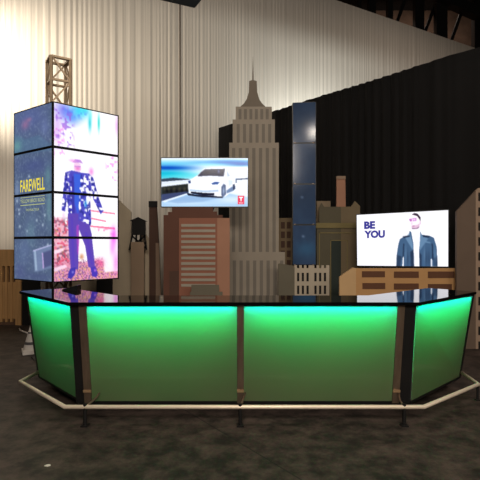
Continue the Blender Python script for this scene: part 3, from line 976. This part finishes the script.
def acrylic():
    m = bpy.data.materials.new('frosted_acrylic')
    m.use_nodes = True
    nt = m.node_tree; nt.nodes.clear()
    out = nt.nodes.new('ShaderNodeOutputMaterial')
    tr_ = nt.nodes.new('ShaderNodeBsdfTranslucent'); tr_.inputs['Color'].default_value = (.62, .80, .55, 1)
    df = nt.nodes.new('ShaderNodeBsdfDiffuse')
    nz = nt.nodes.new('ShaderNodeTexNoise'); nz.inputs['Scale'].default_value = 2.2; nz.inputs['Detail'].default_value = 3
    rp = nt.nodes.new('ShaderNodeValToRGB')
    rp.color_ramp.elements[0].position = .35; rp.color_ramp.elements[0].color = (.185, .155, .095, 1)
    rp.color_ramp.elements[1].position = .65; rp.color_ramp.elements[1].color = (.225, .19, .115, 1)
    tcn = nt.nodes.new('ShaderNodeTexCoord')
    gl = nt.nodes.new('ShaderNodeBsdfGlossy'); gl.inputs['Roughness'].default_value = .12; gl.inputs['Color'].default_value = (1, 1, 1, 1)
    fr = nt.nodes.new('ShaderNodeFresnel'); fr.inputs['IOR'].default_value = 1.4
    m1 = nt.nodes.new('ShaderNodeMixShader'); m1.inputs[0].default_value = .42
    m2 = nt.nodes.new('ShaderNodeMixShader')
    L = nt.links.new
    L(tcn.outputs['Object'], nz.inputs['Vector']); L(nz.outputs['Fac'], rp.inputs['Fac']); L(rp.outputs['Color'], df.inputs['Color'])
    L(tr_.outputs[0], m1.inputs[1]); L(df.outputs[0], m1.inputs[2])
    L(fr.outputs[0], m2.inputs[0]); L(m1.outputs[0], m2.inputs[1]); L(gl.outputs[0], m2.inputs[2])
    L(m2.outputs[0], out.inputs['Surface'])
    return m


M['acrylic'] = acrylic()


def bar_panel(Q, s0, s1, w0=.0, w1=1.0):
    bm = bmesh.new()
    f = [bm.verts.new(Q(s, w, 0)) for s, w in ((s0, w0), (s1, w0), (s1, w1), (s0, w1))]
    g = [bm.verts.new(Q(s, w, -.008)) for s, w in ((s0, w0), (s1, w0), (s1, w1), (s0, w1))]
    bm.faces.new(f)
    for i in range(4): bm.faces.new((f[i], f[(i + 1) % 4], g[(i + 1) % 4], g[i]))
    return obj('glowing_panel', bm, M['acrylic'], bar)


def strip(name, Q, s0, s1, w0, w1, o0, o1, m):
    bm = bmesh.new()
    a = [Q(s, w, o0) for s, w in ((s0, w0), (s1, w0), (s1, w1), (s0, w1))]
    b = [Q(s, w, o1) for s, w in ((s0, w0), (s1, w0), (s1, w1), (s0, w1))]
    va = [bm.verts.new(p) for p in a]; vb = [bm.verts.new(p) for p in b]
    bm.faces.new(va); bm.faces.new(list(reversed(vb)))
    for i in range(4): bm.faces.new((va[i], vb[i], vb[(i + 1) % 4], va[(i + 1) % 4]))
    return obj(name, bm, m, bar)


bar_panel(FRONT, fs_(-1.383), fs_(-.028))
bar_panel(FRONT, fs_(.036), fs_(1.42))
bar_panel(LEFT, .02, .985)
bar_panel(RIGHT, .015, .975)
# steel posts and black corner trims
for x0, x1 in ((-1.455, -1.385), (-.026, .034), (1.422, 1.487)):
    p_ = strip('post', FRONT, fs_(x0), fs_(x1), -.0, 1.02, .008, -.04, M['steel'])
    # bright clamp band near the foot of the post
    bm = bmesh.new()
    q0 = [FRONT(fs_(xx), ww, .009) for xx, ww in ((x0 - .002, .875), (x1 + .002, .875), (x1 + .002, .90), (x0 - .002, .90))]
    prism(bm, q0, (0, -.012, 0)); obj('clamp_band', bm, M['band'], p_)
strip('corner_trim', FRONT, fs_(-1.535), fs_(-1.457), 0, 1.03, -.002, -.05, M['black'])
strip('corner_trim', FRONT, fs_(1.489), fs_(1.592), 0, 1.03, -.002, -.05, M['black'])
strip('end_trim', LEFT, -.015, .02, 0, 1.02, .004, -.05, M['black'])
strip('end_trim', RIGHT, .975, 1.012, 0, 1.02, .004, -.05, M['black'])
for Q, s0, s1 in ((FRONT, 0, 1), (LEFT, 0, 1), (RIGHT, 0, 1)):
    strip('bottom_trim', Q, s0, s1, 1.0, 1.03, .002, -.05, M['black'])
    strip('top_trim', Q, s0, s1, -.004, .014, .003, -.02, M['black'])

# counter top
outer = [(-2.43, 5.28), (-1.535, 4.285), (1.61, 4.285), (2.575, 5.225)]
inner = [(2.22, 5.66), (1.30, 4.85), (-1.24, 4.85), (-2.05, 5.69)]
bm = bmesh.new(); prism(bm, [(x, y, ZC0) for x, y in outer + inner], (0, 0, ZC1 - ZC0))
bmesh.ops.bevel(bm, geom=[e for e in bm.edges], offset=.004, segments=2, affect='EDGES')
obj('counter_top', bm, M['counter'], bar)

# cabinet body behind the panels: back boards, floor board, ends, plinth
inb = [(2.19, 5.56), (1.28, 4.79), (-1.22, 4.79), (-2.03, 5.58)]
for i in range(3):
    (x0, y0), (x1, y1) = inb[i], inb[i + 1]
    d = Vector((x1 - x0, y1 - y0, 0)).normalized(); n = Vector((-d.y, d.x, 0)) * .02
    bm = bmesh.new(); prism(bm, [(x0, y0, .1), (x1, y1, .1), (x1, y1, ZC0), (x0, y0, ZC0)], n); obj('back_board', bm, M['back_panel'], bar)
for p0, p1, tp in (((-1.49, 4.52), (-1.22, 4.79), (-1.51, 4.36)), ((1.60, 4.52), (1.28, 4.79), (1.57, 4.36)), ((.003, 4.51), (.003, 4.79), (.003, 4.36))):
    bm = bmesh.new(); prism(bm, [(p0[0], p0[1], .1), (p1[0], p1[1], .1), (p1[0], p1[1], ZC0), (tp[0], tp[1], ZC0)], (.015, .0, 0)); obj('light_baffle', bm, M['inner'], bar)  # unseen boards added to stop LED light crossing between panels
bl_ = [(-2.25, 5.36), (-1.485, 4.50), (1.60, 4.50), (2.45, 5.34)]
bm = bmesh.new(); prism(bm, [(x, y, .085) for x, y in [(-2.22, 5.36), (-1.47, 4.52), (1.585, 4.52), (2.42, 5.34)] + inb], (0, 0, .02)); obj('floor_board', bm, M['inner'], bar)
for a, b, t in (((-2.25, 5.36), inb[3], (-2.30, 5.17)), ((2.45, 5.34), inb[0], (2.525, 5.19))):
    bm = bmesh.new(); prism(bm, [(a[0], a[1], .1), (b[0], b[1], .1), (b[0], b[1], ZC0), (t[0], t[1], ZC0)], Vector((0.02 if a[0] < 0 else -0.02, 0, 0))); obj('end_board', bm, M['back_panel'], bar)
pl_ = [(-2.12, 5.42), (-1.42, 4.62), (1.53, 4.62), (2.33, 5.42), (2.15, 5.52), (1.26, 4.76), (-1.20, 4.76), (-2.0, 5.54)]
bm = bmesh.new(); prism(bm, [(x, y, 0) for x, y in pl_], (0, 0, .085)); obj('plinth', bm, M['black'], bar)

wx0, wx1 = P(64, 290, 5.42).x, P(79, 290, 5.42).x
wd = thing('tablet_stand', 'small black wedge lying on the left arm of the counter top', 'stand', ((wx0 + wx1) / 2, 5.42, ZC1))
bm = bmesh.new(); prism(bm, [(wx0, 5.36, ZC1), (wx1, 5.36, ZC1), (wx1, 5.36, ZC1 + .055), (wx1 - .012, 5.36, ZC1 + .056), (wx0, 5.36, ZC1 + .012)], (0, .13, 0))
obj('body', bm, M['bezel'], wd)

# foot rail on black stanchions
zr = .165
bm = bmesh.new()
rp_ = [(-2.245, 5.33, zr), (-2.275, 4.97, zr), (-1.53, 4.2, zr), (1.607, 4.2, zr), (2.42, 4.87, zr), (2.455, 5.32, zr)]
tube(bm, rp_, .0185, 14)
rail = obj('foot_rail', bm, M['rail'], bar, smooth=True)
for x in (-1.356, 0.002, 1.436):
    bm = bmesh.new(); tube(bm, [(x, 4.2, 0.01), (x, 4.2, zr + .03)], .017, 10); box(bm, x - .03, x + .03, 4.165, 4.235, 0, .012)
    obj('rail_stanchion', bm, M['black'], bar)
    bm = bmesh.new(); tube(bm, [(x, 4.2, zr), (x + .02, 4.36, zr + .0), (x + .035, 4.43, zr + .012), (x + .045, 4.47, zr + .04)], .010, 8)
    obj('rail_bracket', bm, M['steel'], bar, smooth=True)
for x, y in ((2.42, 4.89),):
    bm = bmesh.new(); tube(bm, [(x, y, .006), (x, y, zr - .01)], .012, 8); box(bm, x - .025, x + .025, y - .025, y + .025, 0, .01)
    obj('rail_stanchion', bm, M['black'], bar)

# ------------------------------------------------------------------ white cone on the floor and litter
YK = 7.0
kx = (31.5 - 240) / F * YK
cone = thing('floor_cone', 'small white cone with grey marks on the floor behind the bar\'s left end', 'cone', (kx, YK, 0))
bm = bmesh.new(); lathe(bm, (kx, YK), [(.118, .05), (.112, .065), (.028, .36), (.014, .425), (.004, .43)], 20); obj('cone_body', bm, M['white_paint'], cone, smooth=False)
bm = bmesh.new()
R45 = Matrix.Rotation(math.radians(28), 3, 'Z')
prism(bm, [Vector((kx, YK, 0)) + R45 @ Vector((sx * .125, sy * .125, 0)) for sx, sy in ((-1, -1), (1, -1), (1, 1), (-1, 1))], (0, 0, .055))
obj('cone_base', bm, M['white_paint'], cone)
bm = bmesh.new(); lathe(bm, (kx, YK), [(.0955, .13), (.0905, .15), (.0855, .168)], 20); tag(obj('mark_band', bm, M['grey_mark'], cone), 'grey printed band')
bm = bmesh.new(); lathe(bm, (kx, YK), [(.0515, .285), (.0445, .308)], 20); tag(obj('mark_band', bm, M['grey_mark'], cone), 'upper grey band')

a = P(19.6, 329, 8.6)
cd = []
for x, y in ((19.4, 328.6), (20, 330.4), (23, 331.6), (26, 332.6), (27.5, 333.2)):
    Yf = F * CAMZ / (y + .5 - HOR) * 1.0
    q = P(x, y, Yf); cd.append((q.x, q.y, .012))
bm = bmesh.new(); tube(bm, cd, .012, 8)
tag(obj('floor_cable', bm, M['white_paint'], None, smooth=True), 'short white cable lying on the floor beyond the white cone', 'cable')

q = P(47.5, 466, F * CAMZ / (466 - HOR))
bm = bmesh.new()
prism(bm, [(q.x + dx, q.y + dy, .001) for dx, dy in ((-.02, -.006), (.004, -.014), (.022, .0), (.012, .014), (-.008, .01))], (0, 0, .006))
tag(obj('paper_scrap', bm, M['white_paint']), 'tiny white scrap lying on the dark floor in front of the bar', 'litter')


# ------------------------------------------------------------------ lights
def area(name, loc, target, sx, sy, power, rgb, spread=None):
    l = bpy.data.lights.new(name, 'AREA')
    l.shape = 'RECTANGLE'; l.size = sx; l.size_y = sy; l.energy = power; l.color = rgb
    if spread: l.spread = spread
    o = bpy.data.objects.new(name, l); COL.objects.link(o)
    o.location = loc
    o.rotation_euler = (Vector(target) - Vector(loc)).to_track_quat('-Z', 'Y').to_euler()
    return o


def spot(name, loc, target, power, rgb, ang, blend=.6, r=.15):
    l = bpy.data.lights.new(name, 'SPOT')
    l.energy = power; l.color = rgb; l.spot_size = math.radians(ang); l.spot_blend = blend; l.shadow_soft_size = r
    o = bpy.data.objects.new(name, l); COL.objects.link(o)
    o.location = loc
    o.rotation_euler = (Vector(target) - Vector(loc)).to_track_quat('-Z', 'Y').to_euler()
    return o


def led(name, Q, s0, s1, inn, down, power, rgb, aim):
    """LED strip under the counter behind one panel"""
    a, b = Q(s0, down, -inn), Q(s1, down, -inn)
    mid = (a + b) / 2
    l = bpy.data.lights.new(name, 'AREA'); l.shape = 'RECTANGLE'; l.size = (b - a).length; l.size_y = .02
    l.energy = power; l.color = rgb
    o = bpy.data.objects.new(name, l); COL.objects.link(o)
    t = Q((s0 + s1) / 2, aim, 0)
    z = -(t - mid); x = (b - a).normalized(); z = (z - x * z.dot(x)).normalized(); y = z.cross(x)
    R = Matrix((x, y, z)).transposed()
    o.matrix_world = Matrix.Translation(mid) @ R.to_4x4()
    return o


GREEN = (.0, 1.0, .17); CYAN = (.0, .9, 1.0)
for Q, s0, s1, k in ((FRONT, fs_(-1.37), fs_(-.04), 1.0), (FRONT, fs_(.05), fs_(1.41), 1.0), (LEFT, .04, .97, .8), (RIGHT, .03, .96, .95)):
    led('led_green', Q, s0, s1, .15, .06, 3.3 * k, GREEN, .4)
    led('led_cyan', Q, s0, s1, .035, .022, 1.5 * k, CYAN, .12)

WARM = (1.0, .89, .765)
area('house_and_fill_light', (0.3, -2.5, 4.9), (-.4, 7.5, 1.3), 3.6, 1.6, 430, WARM)
area('house_and_fill_light', (5.6, -1.0, 4.2), (-2.0, 8.5, 1.6), 2.4, 1.5, 130, WARM)  # unseen fill added from the right for the shadowed left cut-outs
area('house_and_fill_light', (0.5, 3.0, 8.5), (0.5, 5.5, 0.5), 4, 2, 150, WARM)
area('house_and_fill_light', (2.47, .85, 5.3), (1.3, 8.4, 2.0), .12, .12, 22, WARM)
spot('drape_wash', (-7.3, 8.6, 5.6), (-6.0, 11.0, 5.7), 3300, (1.0, .90, .75), 72, 1.0, .2)
area('drape_wash', (-4.0, 10.4, 1.6), (-4.6, 12.2, 5.0), 3.0, .4, 22, (1.0, .88, .74))
area('drape_wash', (3.2, 14.6, 3.9), (2.9, 16.3, 6.6), 3.0, .4, 190, (.95, 1.0, .97))
area('drape_wash', (8.5, 13.5, 9.0), (8.2, 19.4, 8.6), 4, .5, 45, (1.0, .84, .72))  # extra wash added to lift the curtain's dark right end
area('drape_wash', (1.0, 9.5, 12.5), (1.5, 15.4, 5.0), 9, .6, 45, (1.0, .88, .80))

area('back_wall_fill', (9, 28.5, 15.5), (9.5, 31.8, 11), 10, .6, 260, (1.0, .8, .66))  # unseen lamp added to brighten the back wall behind the trusses
w = bpy.data.worlds.new('hall_ambient'); SC.world = w
w.use_nodes = True
w.node_tree.nodes['Background'].inputs['Color'].default_value = (1.0, .82, .66, 1)
w.node_tree.nodes['Background'].inputs['Strength'].default_value = .02

# ------------------------------------------------------------------ camera
cam = bpy.data.cameras.new('camera')
cam.sensor_fit = 'HORIZONTAL'; cam.sensor_width = 36; cam.lens = 36
cam.shift_y = (HOR - 240) / 480.0
cam.clip_end = 100
co = bpy.data.objects.new('camera', cam); COL.objects.link(co)
co.location = (0, 0, CAMZ); co.rotation_euler = (math.radians(90), 0, 0)
SC.camera = co

SC.view_settings.view_transform = 'Standard'
SC.view_settings.look = 'None'
SC.view_settings.gamma = 1
SC.view_settings.use_curve_mapping = False
SC.view_settings.exposure = 0
